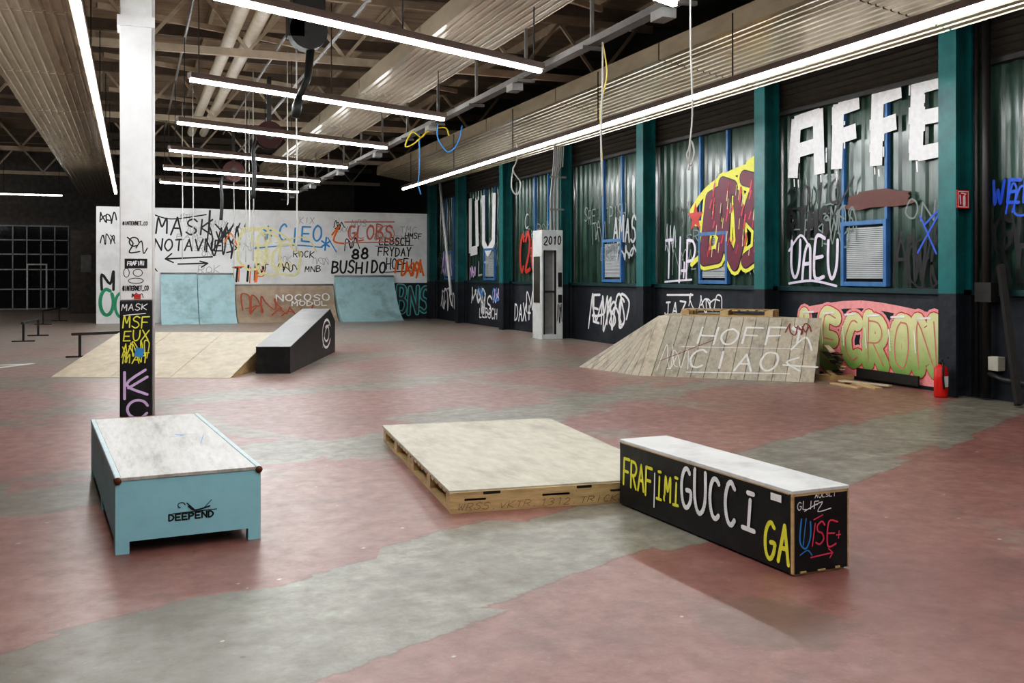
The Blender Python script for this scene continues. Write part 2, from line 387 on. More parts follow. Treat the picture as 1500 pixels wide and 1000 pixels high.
box('head_rail',WX-.02,WX+.14,YB,34.6,4.30,4.37,M['dark'],wall_right,world=True)
for i,yc in enumerate(COLY+[34.35]):
    boxes('steel_column' ,[(9.98,10.02,yc-.15,yc+.15,1.35,5.6),(10.24,10.28,yc-.15,yc+.15,1.35,5.6),(10.02,10.24,yc-.03,yc+.03,1.35,5.6)],M['teal'],wall_right,world=True)
    boxes('steel_column_foot' ,[(9.98,10.02,yc-.15,yc+.15,0,1.35),(10.24,10.29,yc-.15,yc+.15,0,1.35),(10.02,10.24,yc-.03,yc+.03,0,1.35)],M['black_masonry'],wall_right,world=True)
wn=0
for yc in COLY:
    wn+=1
    y0=yc+1.5; y1=yc+2.5; z0=1.42; z1=2.42; xf=WX+.04
    w=group('window_%d'%wn,(xf,(y0+y1)/2,z0))
    t=.07
    fr=[(xf-.02,xf+.07,y0,y0+t,z0,z1),(xf-.02,xf+.07,y1-t,y1,z0,z1),(xf-.02,xf+.07,y0+t,y1-t,z0,z0+t),(xf-.02,xf+.07,y0+t,y1-t,z1-t,z1),
        (xf-.0,xf+.07,y0,y0+.06,z1,4.3),(xf-.0,xf+.07,y1-.06,y1,z1,4.3)]
    boxes('frame',fr,M['blueframe'],w,world=True,bevel=.006)
    sl=[]
    zz=z0+.12
    while zz<z1-.12:
        sl.append((xf+.015,xf+.03,y0+.1,y1-.1,zz,zz+.024)); zz+=.03
    boxes('blind_slats',sl,M['blind'],w,world=True)
    box('pane',xf+.035,xf+.045,y0+.07,y1-.07,z0+.07,z1-.07,M['glassdark'],w,world=True)

# ------------------------------------------------------------ partition (white graffiti wall)
part=box('wall_partition',-1.12,10.25,34.65,34.85,0,3.82,M['white_wall'])
box('black_skirting_panel',8.7,10.2,34.60,34.65,0,1.3,M['black_masonry'],part,world=True)
PF=Frame((0,34.65,0),(1,0,0),(0,0,1))
WORDS=['ROK','TMC','SAOX','HEK','ONE','KIX','BAM','ZURI','NOS','EKO','LAX','PISH','MTK','SRE']
p=Paint(PF,.001,seed=50)
for i in range(16):
    p.text(WORDS[i%14],p.r.uniform(.2,9.2),p.r.uniform(1.5,3.4),p.r.uniform(.12,.25),.022,width=p.r.uniform(.35,.7),jit=.1)
for i in range(5): p.scrawl(p.r.uniform(.2,9.0),p.r.uniform(1.6,3.3),.6,.25,.022,200+i,3)
p.out('graffiti_washed_tags',MGR,part)
p=Paint(PF,.005,seed=1)
p.text('MASK',.7,2.95,.55,.055,width=1.75); p.text('NOTAVNE',.65,2.40,.38,.05,width=2.15); p.stroke([(.6,3.6),(1.2,3.45),(2.3,3.62)],.04)
p.stroke([(1.0,2.12),(2.5,2.2)],.05); p.stroke([(1.2,2.3),(1.0,2.12),(1.25,2.0)],.045,smooth=False); p.stroke([(1.4,1.95),(2.3,1.98)],.05); p.stroke([(2.1,2.05),(2.35,1.98),(2.15,1.85)],.045,False)
p.scrawl(2.35,2.25,1.0,1.0,.05,3,4); p.stroke([(2.42,3.75),(2.38,3.0)],.07); p.stroke([(2.5,2.4),(3.2,3.3)],.05); p.stroke([(2.6,3.3),(3.3,2.5)],.05)
for a in range(4): p.stroke([(2.7+.22*a,2.7),(3.0+.2*a,3.35)],.045)
p.text('LEBSCH',8.25,2.68,.26,.04,width=1.1); p.text('FRYDAY',8.2,2.28,.30,.04,width=1.2); p.stroke([(8.1,2.62),(9.5,2.66)],.02)
p.text('88',7.25,2.16,.34,.075); p.text('BUSHIDO',6.55,1.66,.40,.065,width=1.9); p.text('HOFFI',8.5,1.80,.36,.04,width=1.0); p.stroke([(8.4,1.68),(9.6,1.74)],.03)
p.scrawl(7.0,2.45,.5,.5,.03,99,2); p.scrawl(-1.0,3.3,.5,.3,.04,9,3); p.scrawl(-1.0,2.6,.45,.3,.03,10,3)
p.stroke([(-.95,1.1),(-.95,1.6),(-.7,1.3),(-.6,1.7),(-.6,1.1)],.08); p.scrawl(6.6,3.2,.4,.3,.03,19,2); p.text('HMSF',9.2,2.9,.2,.03,width=.6)
p.text('AT',3.9,1.7,.25,.03); p.text('ROCK',5.2,2.2,.22,.03,width=.7); p.scrawl(4.7,1.7,.6,.3,.03,43,3); p.text('MNB',5.6,1.7,.2,.03); p.scrawl(.2,1.7,.5,.3,.035,44,3)
p.out('graffiti_black',BLK,part)
p=Paint(PF,.009,seed=2); p.text('CIEO',4.7,2.75,.52,.06,width=1.45); p.text('*',4.15,2.85,.42,.06); p.text('*',6.15,2.45,.42,.06); p.stroke([(3.9,2.5),(5.2,2.62),(6.2,2.55)],.045); p.stroke([(6.4,2.9),(6.7,2.4)],.04); p.out('graffiti_blue',LBL,part)
p=Paint(PF,.009,seed=3); p.text('GLOBS',7.1,2.85,.5,.055,width=1.6,smooth=True); p.text('GLOBS',7.16,2.9,.42,.03,width=1.5,smooth=True); p.stroke([(7.0,2.72),(8.9,2.78)],.04); p.stroke([(7.0,3.46),(8.8,3.5)],.04); p.stroke(arc(8.5,3.05,.3,.3,0,360,10),.03); p.out('graffiti_red_outline',SRD,part)
p=Paint(PF,.0145); 
for i,(cx,cy,rx,ry) in enumerate([(3.8,2.5,.45,.7),(4.35,2.3,.4,.75),(4.95,2.1,.45,.5),(4.1,2.9,.3,.3)]): 
    bl=blob(cx,cy,rx,ry,i); p.stroke(bl+[bl[0]],.08)
p.stroke([(3.4,3.0),(4.4,3.2),(5.3,2.6)],.07); p.stroke([(4.6,2.7),(5.6,2.9),(6.0,2.4)],.05); p.out('graffiti_yellow_outline',PYL,part)
p=Paint(PF,.0045); p.fill(blob(4.15,2.2,.28,.34,5)); p.fill(blob(4.9,1.9,.3,.15,6)); p.out('graffiti_yellow_fill',paint('cream_yellow',(.85,.82,.6)),part)
p=Paint(PF,.009,seed=4); p.text('TIP',3.15,1.40,.50,.07,width=1.0); p.out('graffiti_black_low',BLK,part)
p=Paint(PF,.013,seed=5); p.text('TIP',3.22,1.35,.48,.04,width=1.0); p.scrawl(8.9,1.5,1.0,.6,.07,55,4); p.stroke([(6.55,3.0),(6.8,3.3),(6.6,2.8),(6.95,2.7)],.06); p.stroke([(2.9,2.7),(3.1,3.0),(3.3,2.6)],.05); p.stroke([(3.9,1.35),(3.95,1.9)],.06); p.out('graffiti_orange',ORG,part)
p=Paint(PF,.009); p.stroke(arc(-.8,.7,.2,.42,60,400,10),.11); p.stroke(arc(-.35,.6,.2,.4,60,400,10),.09); p.stroke([(-.1,.2),(.1,.9),(.3,.3)],.09); p.out('graffiti_green',DPG,part)
FS=Frame((0,34.60,0),(1,0,0),(0,0,1))
p=Paint(FS,seed=6); p.text('BNS',8.9,.2,.9,.17,width=1.15); p.out('graffiti_teal',TEA,part)
p=Paint(FS,.007,seed=6); p.text('BNS',8.9,.2,.9,.08,width=1.15); p.out('graffiti_teal_core',DGR,part)

# ------------------------------------------------------------ graffiti on the right wall : u = -Y
def RF(x): return Frame((x,0,0),(0,-1,0),(0,0,1))
PX=WX+.038
def rp(base=.002,seed=None): return Paint(RF(PX),base,seed)
p=rp(.0003,seed=51)   # faint older tags all over the sheets
for yc in COLY[2:]:
    for i in range(4):
        p.text(WORDS[p.r.randrange(14)],-(yc+p.r.uniform(.9,3.8)),p.r.uniform(1.6,3.2),p.r.uniform(.2,.4),.028,width=p.r.uniform(.5,.9),jit=.1)
    p.scrawl(-(yc+p.r.uniform(1.2,3.6)),p.r.uniform(1.6,2.6),.8,.5,.028,300+int(yc),3)
p.out('graffiti_faded_tags',FGR,wall_right)
p=rp(.010); p.rnd=False
w=.26; o=-.10
def S(pts,w_): p.stroke([(a+o,b) for a,b in pts],w_,False)
S([(-13.60,3.22),(-13.50,4.2)],w); S([(-13.55,4.12),(-12.9,4.16)],w); S([(-12.95,4.27),(-12.91,3.22)],w); S([(-13.5,3.66),(-12.95,3.70)],w*.9)
S([(-12.5,3.26),(-12.45,4.28)],w); S([(-12.45,4.2),(-11.98,4.24)],w*.9); S([(-12.45,3.76),(-12.05,3.8)],w*.9)
S([(-11.62,3.22),(-11.58,4.3)],w); S([(-11.58,4.22),(-11.10,4.26)],w*.9); S([(-11.58,3.78),(-11.2,3.82)],w*.9)
S([(-10.82,3.22),(-10.78,4.3)],w); S([(-10.78,4.24),(-10.3,4.26)],w*.8); S([(-10.78,3.8),(-10.32,3.8)],w*.8); S([(-10.78,3.3),(-10.3,3.32)],w*.8)
p.stroke([(-30.6,2.3),(-30.6,4.1)],.3,False); p.stroke([(-30.0,4.0),(-29.9,2.5)],.3,False); p.stroke([(-30.6,2.35),(-29.9,2.4)],.3,False)
p.stroke([(-29.3,4.1),(-29.3,2.6),(-28.9,2.3),(-28.4,2.6),(-28.3,4.1)],.28,False)
for (u,v) in ((-13.66,3.2),(-12.98,3.2),(-12.6,3.22),(-11.75,3.2),(-10.9,3.2),(-13.55,3.18),(-11.66,3.16)): p.stroke([(u,v),(u+.01,v-.10-.1*random.random())],.025,False)
for i in range(40):
    u=random.choice([-13.66,-12.98,-12.55,-11.70,-10.90])+random.choice([-.14,.14]); v=random.uniform(3.3,4.2); p.stroke([(u,v),(u+.004,v+random.uniform(.05,.2))],.03,False)
p.out('graffiti_roller_letters',WHT,wall_right)
p=rp(.004,seed=7); p.text('2010',-13.85,2.72,.36,.045,width=1.3); p.text('RTMS',-13.85,2.22,.44,.07,width=1.0); p.text('RTMS',-13.8,2.18,.44,.03,width=1.0); p.text('HWC',-11.35,1.5,.7,.05,width=.95,smooth=True); p.scrawl(-11.3,1.45,1.0,.8,.035,21,4); p.stroke(arc(-10.75,1.75,.35,.35,0,330,12),.03)
p.scrawl(-10.1,1.6,.9,1.3,.04,77,3); p.text('GLO',-9.6,1.95,.4,.06); p.text('ALO',-9.6,1.5,.4,.06); p.stroke([(-12.7,2.5),(-12.2,3.1)],.04)
p.scrawl(-20.0,1.9,1.0,.7,.05,8,4); p.scrawl(-17.9,2.5,1.0,.5,.03,81,3); p.out('graffiti_black',BLK,wall_right)
p=rp(.008,seed=8); p.text('UaEU',-13.75,1.55,.60,.06,width=1.15,smooth=True); p.text('TIP',-17.95,1.5,.80,.06,width=1.15); p.text('+',-17.35,1.5,.4,.05); p.stroke([(-13.8,1.45),(-13.2,1.5),(-12.6,1.42)],.04); p.stroke([(-13.8,2.0),(-13.5,2.25),(-13.3,2.1)],.04); p.stroke([(-17.95,1.45),(-16.9,1.5)],.04); p.out('graffiti_lilac_tags',PLI,wall_right)
p=rp(.008,seed=9); p.text('AMASK',-20.3,2.35,.55,.06,width=1.35); p.text('LT',-29.8,1.6,.4,.07,width=.9); p.scrawl(-20.1,1.95,.9,.35,.05,4,3); p.scrawl(-17.9,2.0,.4,.6,.03,14,3); p.text('C',-25.8,2.9,.4,.05); p.out('graffiti_grey',GRY,wall_right)
p=rp(.004,seed=10); p.text('C2010',-26.2,1.7,1.0,.12,width=2.1); p.out('graffiti_red',RED,wall_right)
p=rp(.0005); p.fill(blob(-11.7,2.72,.75,.13,4,n=26,irr=.2)); p.out('graffiti_rust_wash',paint('rust_wash',(.11,.028,.02)),wall_right)
p=rp(.008,seed=11); p.text('WENT',-9.6,2.5,.30,.045,width=.9); p.scrawl(-9.4,2.3,.8,.4,.03,5,3); p.text('X',-10.9,1.9,.5,.03); p.stroke([(-10.75,2.3),(-10.4,2.5),(-10.3,2.0)],.03); p.out('graffiti_deep_blue',BLU2,wall_right)
p=rp(.004,seed=12); p.scrawl(-33.8,1.55,1.2,.9,.09,11,3); p.scrawl(-30.7,1.5,.6,.4,.06,15,3); p.out('graffiti_lilac',LIL,wall_right)
def wild(pp,w):
    for pl in ([(-16.45,2.05),(-16.25,3.05),(-15.85,3.15),(-16.0,2.65),(-16.2,2.55)],[(-16.05,2.55),(-15.75,2.35),(-15.95,1.95),(-16.45,1.9)],
               [(-15.80,3.3),(-15.45,3.2)],[(-15.62,3.25),(-15.72,2.2),(-15.40,1.8),(-15.22,2.2),(-15.30,3.0)],
               [(-15.1,3.35),(-14.7,3.25),(-15.0,2.7),(-14.65,2.45),(-14.7,2.0),(-15.05,1.85)]): pp.stroke(pl,w,False)
p=rp(.008); wild(p,.44); p.stroke([(-16.9,2.85),(-16.4,3.2),(-15.6,3.45),(-14.75,3.55)],.14); p.stroke([(-16.75,2.6),(-16.4,2.6)],.10,False); p.stroke([(-15.0,3.6),(-14.5,3.75)],.10,False); p.stroke([(-16.6,1.95),(-16.9,1.8)],.10,False); p.out('piece_yellow_outline',YEL,wall_right)
p=rp(.0125); wild(p,.30); p.out('piece_black_edge',BLK,wall_right)
p=rp(.0165); wild(p,.25); p.out('piece_maroon_fill',MAR,wall_right)
p=rp(.0205,seed=52)
for i in range(26): 
    u=p.r.uniform(-16.35,-14.75); v=p.r.uniform(1.95,3.15); p.stroke([(u,v),(u+.06,v+p.r.uniform(.1,.25))],p.r.uniform(.02,.05))
p.out('piece_red_marks',CRM,wall_right)
p=rp(.0245,seed=53)
for i in range(22):
    u=p.r.uniform(-16.4,-14.7); v=p.r.uniform(1.9,3.2); p.stroke([(u,v),(u+.03,v+.18)],.018)
p.out('piece_highlights',PYL,wall_right)
p=rp(.0135); p.fill(star(-16.75,2.72,.30)); p.out('graffiti_red_star',RED,wall_right)
def mp_(base=.002,seed=None): return Paint(RF(WX),base,seed)
def throw(pp,w):
    R=random.Random(5)
    words=[('L',-13.35),('E',-12.85),('C',-12.33),('R',-11.83),('O',-11.30),('N',-10.82)]
    for ch,u in words:
        for pl in FONT[ch]:
            pp.stroke([(u+a*.30+.02*R.uniform(-1,1),.26+b*.66+.03*R.uniform(-1,1)) for a,b in pl],w,smooth=True)
p=mp_(.002)
throw(p,.38); p.stroke([(-13.5,.12),(-10.45,.12)],.14,False); p.stroke([(-13.4,1.0),(-12,1.15),(-10.5,1.0)],.12); p.out('throwup_pink_base',PNK,wall_right)
p=mp_(.0065); throw(p,.30); p.out('throwup_crimson_outline',CRM,wall_right)
p=mp_(.011); throw(p,.265); p.out('throwup_lime_fill',GRN,wall_right)
p=mp_(.0155); throw(p,.022); p.out('throwup_red_inner_line',SRD,wall_right)
p=mp_(.0195,seed=54)
for u in (-13.3,-12.8,-12.3,-11.8,-11.3,-10.8): p.stroke([(u-.05,.98),(u+.2,1.0)],.03); p.stroke([(u-.1,.8),(u-.07,.5)],.02)
p.out('throwup_pale_highlights',WHT,wall_right)
p=mp_(seed=20); p.scrawl(-21.4,.35,1.9,.8,.06,31,5); p.text('EMSC',-21.3,.45,.6,.06,width=1.6); p.text('WS',-29.5,.4,.6,.07,width=1.0); p.text('LEBSCH',-29.6,.25,.3,.05,width=1.6)
p.text('DAX+',-26.5,.3,.45,.06,width=1.2); p.text('M5',-31.8,.5,.5,.06); p.scrawl(-33.8,.4,1.6,.7,.06,61,4); p.stroke([(-17.8,1.18),(-16.8,1.2)],.04)
p.text('JAZ',-17.9,.75,.3,.04); p.scrawl(-30.5,.7,1.4,.5,.06,62,4); p.scrawl(-17.0,.9,1.2,.3,.03,68,4); p.scrawl(-25.6,.6,1.0,.5,.05,69,3); p.out('graffiti_white_tags',WHT,wall_right)
p=mp_(.006,seed=21); p.scrawl(-28.3,.75,.9,.4,.07,63,3); p.stroke([(-33.5,1.0),(-32.5,1.2)],.06); p.scrawl(-24.8,.3,.8,.5,.04,75,3); p.out('graffiti_lilac_low',LIL,wall_right)
p=mp_(.006,seed=22); p.text('OLS',-28.4,.8,.35,.06); p.scrawl(-29.7,.9,.6,.3,.04,64,3); p.out('graffiti_blue_low',LBL,wall_right)

# ------------------------------------------------------------ pipes & things on the right wall
g=group('wall_conduit',(10.2,9.55,0))
tube('riser',[(10.18,9.55,0.02),(10.18,9.55,5.4)],.055,M['dark'],g,world=True)
tube('riser_thin',[(10.2,9.72,0.02),(10.2,9.72,5.4)],.03,M['dark'],g,world=True)
tube('branch',[(10.18,9.55,.35),(10.18,9.3,.28),(10.18,8.6,.25),(10.18,7.5,.22)],.035,M['dark'],g,world=True)
box('junction_box',10.12,10.28,9.42,9.68,1.25,1.5,M['dark'],g,world=True)
box('electrical_box',10.16,10.29,9.35,9.60,.38,.56,mat('cream_box',(.40,.38,.32),.5),wall_right,bevel=.01,world=True)
g=group('leaning_post',(10.1,9.1,0))
v,f=beam((9.95,8.85,.03),(10.2,9.35,1.72),.07,.10); mesh('post',v,f,M['dark'],g,world=True)
tube('diagonal_downpipe',[(10.1,33.4,5.2),(10.1,32.2,1.6),(10.15,32.1,.9)],.05,M['white_paint'],wall_right,world=True)
g=group('fire_extinguisher_sign',(10.08,9.84,2.46))
box('plate',-.10,.11,-.01,.0,0,.24,M['red'],g)
p=Paint(Frame((9.98,9.83,2.46),(1,0,0),(0,0,1)),.001)
p.stroke([(.02,.02),(.19,.02),(.19,.22),(.02,.22),(.02,.02)],.010,False); p.stroke([(.12,.05),(.12,.15)],.045,False); p.stroke([(.12,.17),(.15,.19),(.07,.2)],.012,False); p.stroke([(.06,.06),(.05,.17)],.02); p.out('pictogram',WHT,g)
g=group('fire_extinguisher',(9.85,9.97,0))
tube('cylinder',[(0,0,0.0),(0,0,.02),(0,0,.36),(0,0,.40),(0,0,.43)],[.08,.088,.088,.065,.03],M['red'],g,n=20)
tube('valve',[(0,0,.43),(0,0,.49)],.022,M['dark'],g)
v,f=beam((.0,.02,.485),(.0,-.12,.52),.025,.015); mesh('lever',v,f,M['dark'],g)
tube('hose',catmull([(0,-.02,.46),(-.05,-.09,.42),(-.06,-.10,.25),(-.04,-.095,.12)],5),.012,M['rubber'],g)
box('label',-.035,.035,-.0905,-.086,.14,.28,M['white_paint'],g)

# service cabinet
g=group('service_cabinet',(9.7,22.65,0))
x0,x1,y0,y1=9.4,10.0,22.35,22.95
wp=mat('cabinet_white',(.62,.64,.63),.45,var=.08,stain=(.35,.36,.36),stain_amt=.5)
boxes('carcass',[(x0,x0+.05,y0,y1,0,2.7),(x1-.2,x1-.03,y0,y1,0,2.7),(x0+.05,x1-.2,y1-.05,y1,0,2.7),(x0+.05,x1-.2,y0,y1-.05,2.2,2.7),(x0+.05,x1-.2,y0,y1-.05,0,.12)],wp,g,world=True,bevel=.01)
box('recess_panel',x0+.05,x1-.2,y0+.25,y0+.27,.12,2.2,M['grey'],g,world=True)
boxes('frame_bars',[(x0+.05,x0+.09,y0+.02,y0+.06,.12,2.2),(x1-.24,x1-.2,y0+.02,y0+.06,.12,2.2),(x0+.09,x1-.24,y0+.02,y0+.06,1.15,1.2)],M['dark'],g,world=True)
box('glass_pane',x0-.012,x0,y0+.12,y1-.1,.9,2.05,M['glassdark'],g,world=True)
boxes('control_buttons',[(x1-.16,x1-.07,y0-.03,y0,1.3,1.65),(x1-.16,x1-.07,y0-.03,y0,.9,1.1)],M['dark'],g,world=True)
p=Paint(Frame((x0,y0,0),(1,0,0),(0,0,1)),seed=30); p.text('2010',.06,2.34,.2,.03,width=.45); p.scrawl(.42,.4,.12,.5,.015,3,2); p.out('marker_text',BLK,g)
cp=[]
for i in range(6):
    xx=9.72+.05*i; cp.append(tubeg([(xx,22.55+.05*(i%2),2.7),(xx,22.55+.05*(i%2),3.5+.15*i),(xx+.06,22.5,4.3),(xx+.1,22.45,5.4)],.022,6))
v,f=merge(cp); mesh('rising_conduits',v,f,M['grey'],g,world=True)
box('cable_bracket',9.66,10.06,22.48,22.5,3.2,3.25,M['grey'],g,world=True)
box('cable_bracket_b',9.66,10.1,22.43,22.45,4.0,4.05,M['grey'],g,world=True)

# ------------------------------------------------------------ white column
g=group('concrete_column',(.03,12.07,0))
box('black_base',-.17,.17,-.17,.17,0,1.31,M['black_paint'],g,bevel=.012)
box('white_shaft',-.17,.17,-.17,.17,1.31,5.5,M['white_paint'],g,bevel=.012)
tube('conduit',[(.185,-.10,.0),(.185,-.10,5.4)],.018,M['white_paint'],g)
box('bracket_top',-.20,.20,-.2,.2,4.4,4.52,M['white_paint'],g)
CF=Frame((.03,12.07-.17,0),(1,0,0),(0,0,1))
p=Paint(CF,.001); p.poly([(-.12,1.67),(.12,1.67),(.12,1.78),(-.12,1.78)]); p.out('black_sticker',BLK,g)
p=Paint(CF,seed=31)
p.stroke([(-.09,2.02),(-.03,1.95),(-.07,1.85),(.04,1.86)],.014); p.stroke(arc(-.02,1.97,.05,.05,0,300,8),.014); p.stroke([(.0,1.9),(.06,1.98),(.08,1.84),(.12,1.9)],.012)
p.text('@INTERNET_CO',-.14,2.16,.04,.008,width=.26); p.text('@INTERNET_CO',-.14,1.42,.05,.010,width=.27); p.scrawl(-.05,1.33,.12,.06,.008,6,3); p.stroke(arc(-.1,1.62,.03,.05,0,360,8),.008); p.stroke(arc(.02,1.62,.05,.04,0,360,8),.008); p.stroke(arc(.0,1.53,.08,.03,0,360,8),.008)
p.out('marker_tags',BLK,g)
p=Paint(CF,.006,seed=32); p.text('FRAFIMI',-.09,1.705,.045,.009,width=.18); p.text('MASK',-.15,1.2,.07,.01,width=.26); p.stroke([(-.13,1.14),(.1,1.16)],.01)
p.out('sticker_letters',WHT,g)
p=Paint(CF,.006); p.poly([(-.02,1.32),(.05,1.32),(.05,1.38),(-.02,1.38)]); p.out('red_sticker',RED,g)
p=Paint(CF,seed=33); p.text('MSF',-.14,1.0,.13,.014,width=.27); p.text('EUX',-.13,.86,.11,.014,width=.26); p.scrawl(-.15,.62,.29,.22,.012,17,5); p.text('MAT',-.14,.60,.1,.012,width=.27); p.out('graffiti_yellow',YEL,g)
p=Paint(CF,.006); p.poly([(-.02,.68),(.07,.66),(.09,.76),(.0,.78)]); p.out('blue_sticker',LBL,g)
p=Paint(CF); p.stroke([(-.12,.2),(-.12,.5)],.03); p.stroke([(.1,.52),(-.10,.36),(.12,.24)],.03); p.stroke([(-.08,.32),(.12,.44)],.03); p.stroke(arc(.02,.08,.11,.1,20,330,10),.03); p.out('graffiti_lilac',LIL,g)

# ------------------------------------------------------------ blue ledge box
bc=Vector((.205,7.32,0)); brz=5.0
g=group('blue_skate_box',tuple(bc),brz)
w2,l2,h=.41,1.25,.44
t=.02
for yy in (-l2,l2-t):
    boxes('end_board',[(-w2,w2,yy,yy+t,.07,h-.02),(-w2,-w2+.075,yy,yy+t,0,.07),(w2-.075,w2,yy,yy+t,0,.07)],M['blue'],g)
for xx in (-w2,w2-t):
    boxes('side_board',[(xx,xx+t,-l2+t,l2-t,.07,h-.02),(xx,xx+t,-l2+t,-l2+.12,0,.07),(xx,xx+t,l2-.12,l2-t,0,.07),(xx,xx+t,-.06,.06,0,.07)],M['blue'],g)
boxes('inner_feet',[(-w2+t,-w2+.075,-l2+t,-l2+.07,0,.3),(w2-.075,w2-t,-l2+t,-l2+.07,0,.3),(-w2+t,-w2+.075,l2-.07,l2-t,0,.3),(w2-.075,w2-t,l2-.07,l2-t,0,.3)],M['blue'],g)
box('top_board',-w2+.03,w2-.03,-l2-.006,l2+.006,h-.02,h,M['blue_top'],g,bevel=.003)
for sx in (-1,1):
    a,b=(-w2-.004,-w2+.03) if sx<0 else (w2-.03,w2+.004)
    box('coping',a,b,-l2-.006,l2+.006,h-.035,h+.004,M['blue_edge'],g,bevel=.006)
    tube('corner_rust',[(sx*(w2-.012),-l2-.012,h-.018),(sx*(w2-.012),-l2+.03,h-.018)],.021,M['rust'],g,n=10)
Rm=Matrix.Rotation(math.radians(brz),3,'Z')
p=Paint(Frame(bc+Rm@Vector((0,-l2,0)),Rm@Vector((1,0,0)),(0,0,1)),.001,seed=34); p.text('DEEPEND',-.12,.165,.035,.009,width=.25,slant=0,jit=.01)
p.stroke([(-.01,.24),(.02,.215),(.07,.22),(.11,.23)],.008); p.stroke(arc(-.05,.25,.02,.015,0,250,6),.005); p.stroke([(.02,.22),(-.02,.26)],.006); p.stroke([(-.10,.205),(.15,.208)],.005); p.stroke([(.08,.225),(.12,.265)],.004)
p.out('stencil_logo',BLK,g)
p=Paint(Frame(bc+Vector((0,0,h)),Rm@Vector((1,0,0)),Rm@Vector((0,1,0))),.001); p.stroke([(.05,.1),(.15,.14),(.1,.2),(.25,.16)],.012); p.stroke([(.2,-.3),(.28,.1)],.006); p.out('scribble',LBL,g)

# ------------------------------------------------------------ pallet platform
g=group('pallet_platform',(2.955,7.72,0),-5)
L2,W2=1.5,.85
box('plywood_top',-W2,W2,-L2,L2,.128,.15,M['ply'],g,bevel=.003)
blk=[]
for xx in (-W2+.01,-.29,.29,W2-.11):
    for yy in (-L2+.02,-.8,-.12,.02,.7,L2-.16):
        blk.append((xx,xx+.1,yy,yy+.14,.022,.106))
boxes('blocks',blk,M['edge'],g)
dk=[]
for xx in (-W2+.01,-.45,-.05,.35,W2-.11): dk.append((xx,xx+.1,-L2+.01,L2-.01,0,.022))
boxes('bottom_boards',dk,M['edge'],g)
dk=[]
yy=-L2+.01
while yy<L2-.1: dk.append((-W2+.005,W2-.005,yy,yy+.1,.106,.128)); yy+=.135
boxes('deck_boards',dk,M['edge'],g)
boxes('end_fascia',[(-W2,W2,-L2-.018,-L2,.0,.078),(-W2,W2,-L2-.018,-L2,.094,.138),(-W2,-W2+.1,-L2-.018,-L2,.078,.094),(-.6,-.2,-L2-.018,-L2,.078,.094),(0,.3,-L2-.018,-L2,.078,.094),(.5,W2,-L2-.018,-L2,.078,.094)],M['edge'],g)
boxes('chipped_edges',[(-.62,-.5,-L2-.02,-L2-.001,.118,.136),(.05,.16,-L2-.02,-L2-.001,.118,.136)],M['dark'],g)
Rm=Matrix.Rotation(math.radians(-5),3,'Z'); O=Vector((2.955,7.72,0))+Rm@Vector((0,-L2-.018,0))
p=Paint(Frame(O,Rm@Vector((1,0,0)),(0,0,1)),.001,seed=35); p.text('WRSS.VKTR.1312.TRICKS',-.80,.018,.042,.0035,width=1.2,slant=.25,jit=.09); p.out('marker_text',paint('brown',(.20,.11,.06)),g)

# ------------------------------------------------------------ black ledge box
g=group('black_skate_box',(3.40,5.23,0),2.9)
w2,l2,h=.19,.9,.455
boxes('sides',[(-w2,w2,-l2,-l2+.018,0.012,h-.02),(-w2,w2,l2-.018,l2,0.012,h-.02),(-w2,-w2+.018,-l2+.018,l2-.018,0.012,h-.02),(w2-.018,w2,-l2+.018,l2-.018,0.012,h-.02)],M['black_paint'],g)
boxes('skids',[(-w2+.02,w2-.02,-l2+.01,-l2+.10,0,.03),(-w2+.02,w2-.02,l2-.1,l2-.01,0,.03),(-w2+.02,w2-.02,-.05,.05,0,.03)],M['edge'],g)
box('top_sheet',-w2-.004,w2+.004,-l2-.006,l2+.004,h-.02,h,M['white_lam'],g,bevel=.003)
boxes('wood_edges',[(-w2-.003,-w2+.010,-l2-.004,-l2+.010,.012,h-.02),(w2-.006,w2+.003,-l2-.004,-l2+.01,.012,h-.02),(-w2+.010,w2-.01,-l2-.005,-l2+.0,h-.032,h-.02),(-w2-.003,-w2,-l2+.02,l2-.02,h-.026,h-.02)],M['edge'],g)
boxes('chips',[(-.14,-.1,-l2-.006,-l2+.0,.012,.022),(-.02,.03,-l2-.006,-l2+.0,.012,.02),(.1,.13,-l2-.006,-l2,.012,.024)],M['edge'],g)
Rm=Matrix.Rotation(math.radians(2.9),3,'Z')
O=Vector((3.40,5.23,0))+Rm@Vector((-w2,l2,0)); LF_=Frame(O,Rm@Vector((0,-1,0)),(0,0,1))
p=Paint(LF_,.001,seed=36); p.text('FRAF',.05,.145,.18,.022,width=.36,jit=.04); p.text('iMi',.47,.145,.16,.02,width=.26,jit=.03); p.text('GA',1.57,.05,.20,.026,width=.2,jit=.03); p.out('graffiti_yellow',YEL,g)
p=Paint(LF_,.0045,seed=37); p.text('GUCC',.76,.16,.24,.030,width=.56,jit=.03,slant=.02); p.text('i',1.37,.17,.19,.028,width=.13,jit=.02); p.stroke([(.45,.08),(.46,.30)],.014); p.poly([(1.63,.375),(1.72,.375),(1.72,.415),(1.63,.415)]); p.out('graffiti_white',WHT,g)
O=Vector((3.40,5.23,0))+Rm@Vector((-w2,-l2,0)); EF=Frame(O,Rm@Vector((1,0,0)),(0,0,1))
p=Paint(EF,.001,seed=38); p.text('GLIF',.03,.35,.04,.006,width=.14); p.stroke([(.08,.34),(.2,.38),(.17,.33),(.26,.34)],.006); p.text('AULSLI',.15,.405,.02,.005,width=.14); p.out('marker_white',WHT,g)
p=Paint(EF,.001,seed=39); p.stroke([(.06,.30),(.05,.18),(.09,.14),(.12,.2),(.12,.28)],.010); p.stroke([(.05,.11),(.10,.13),(.13,.10)],.007); p.stroke([(.09,.3),(.07,.16)],.007); p.out('marker_blue',LBL,g)
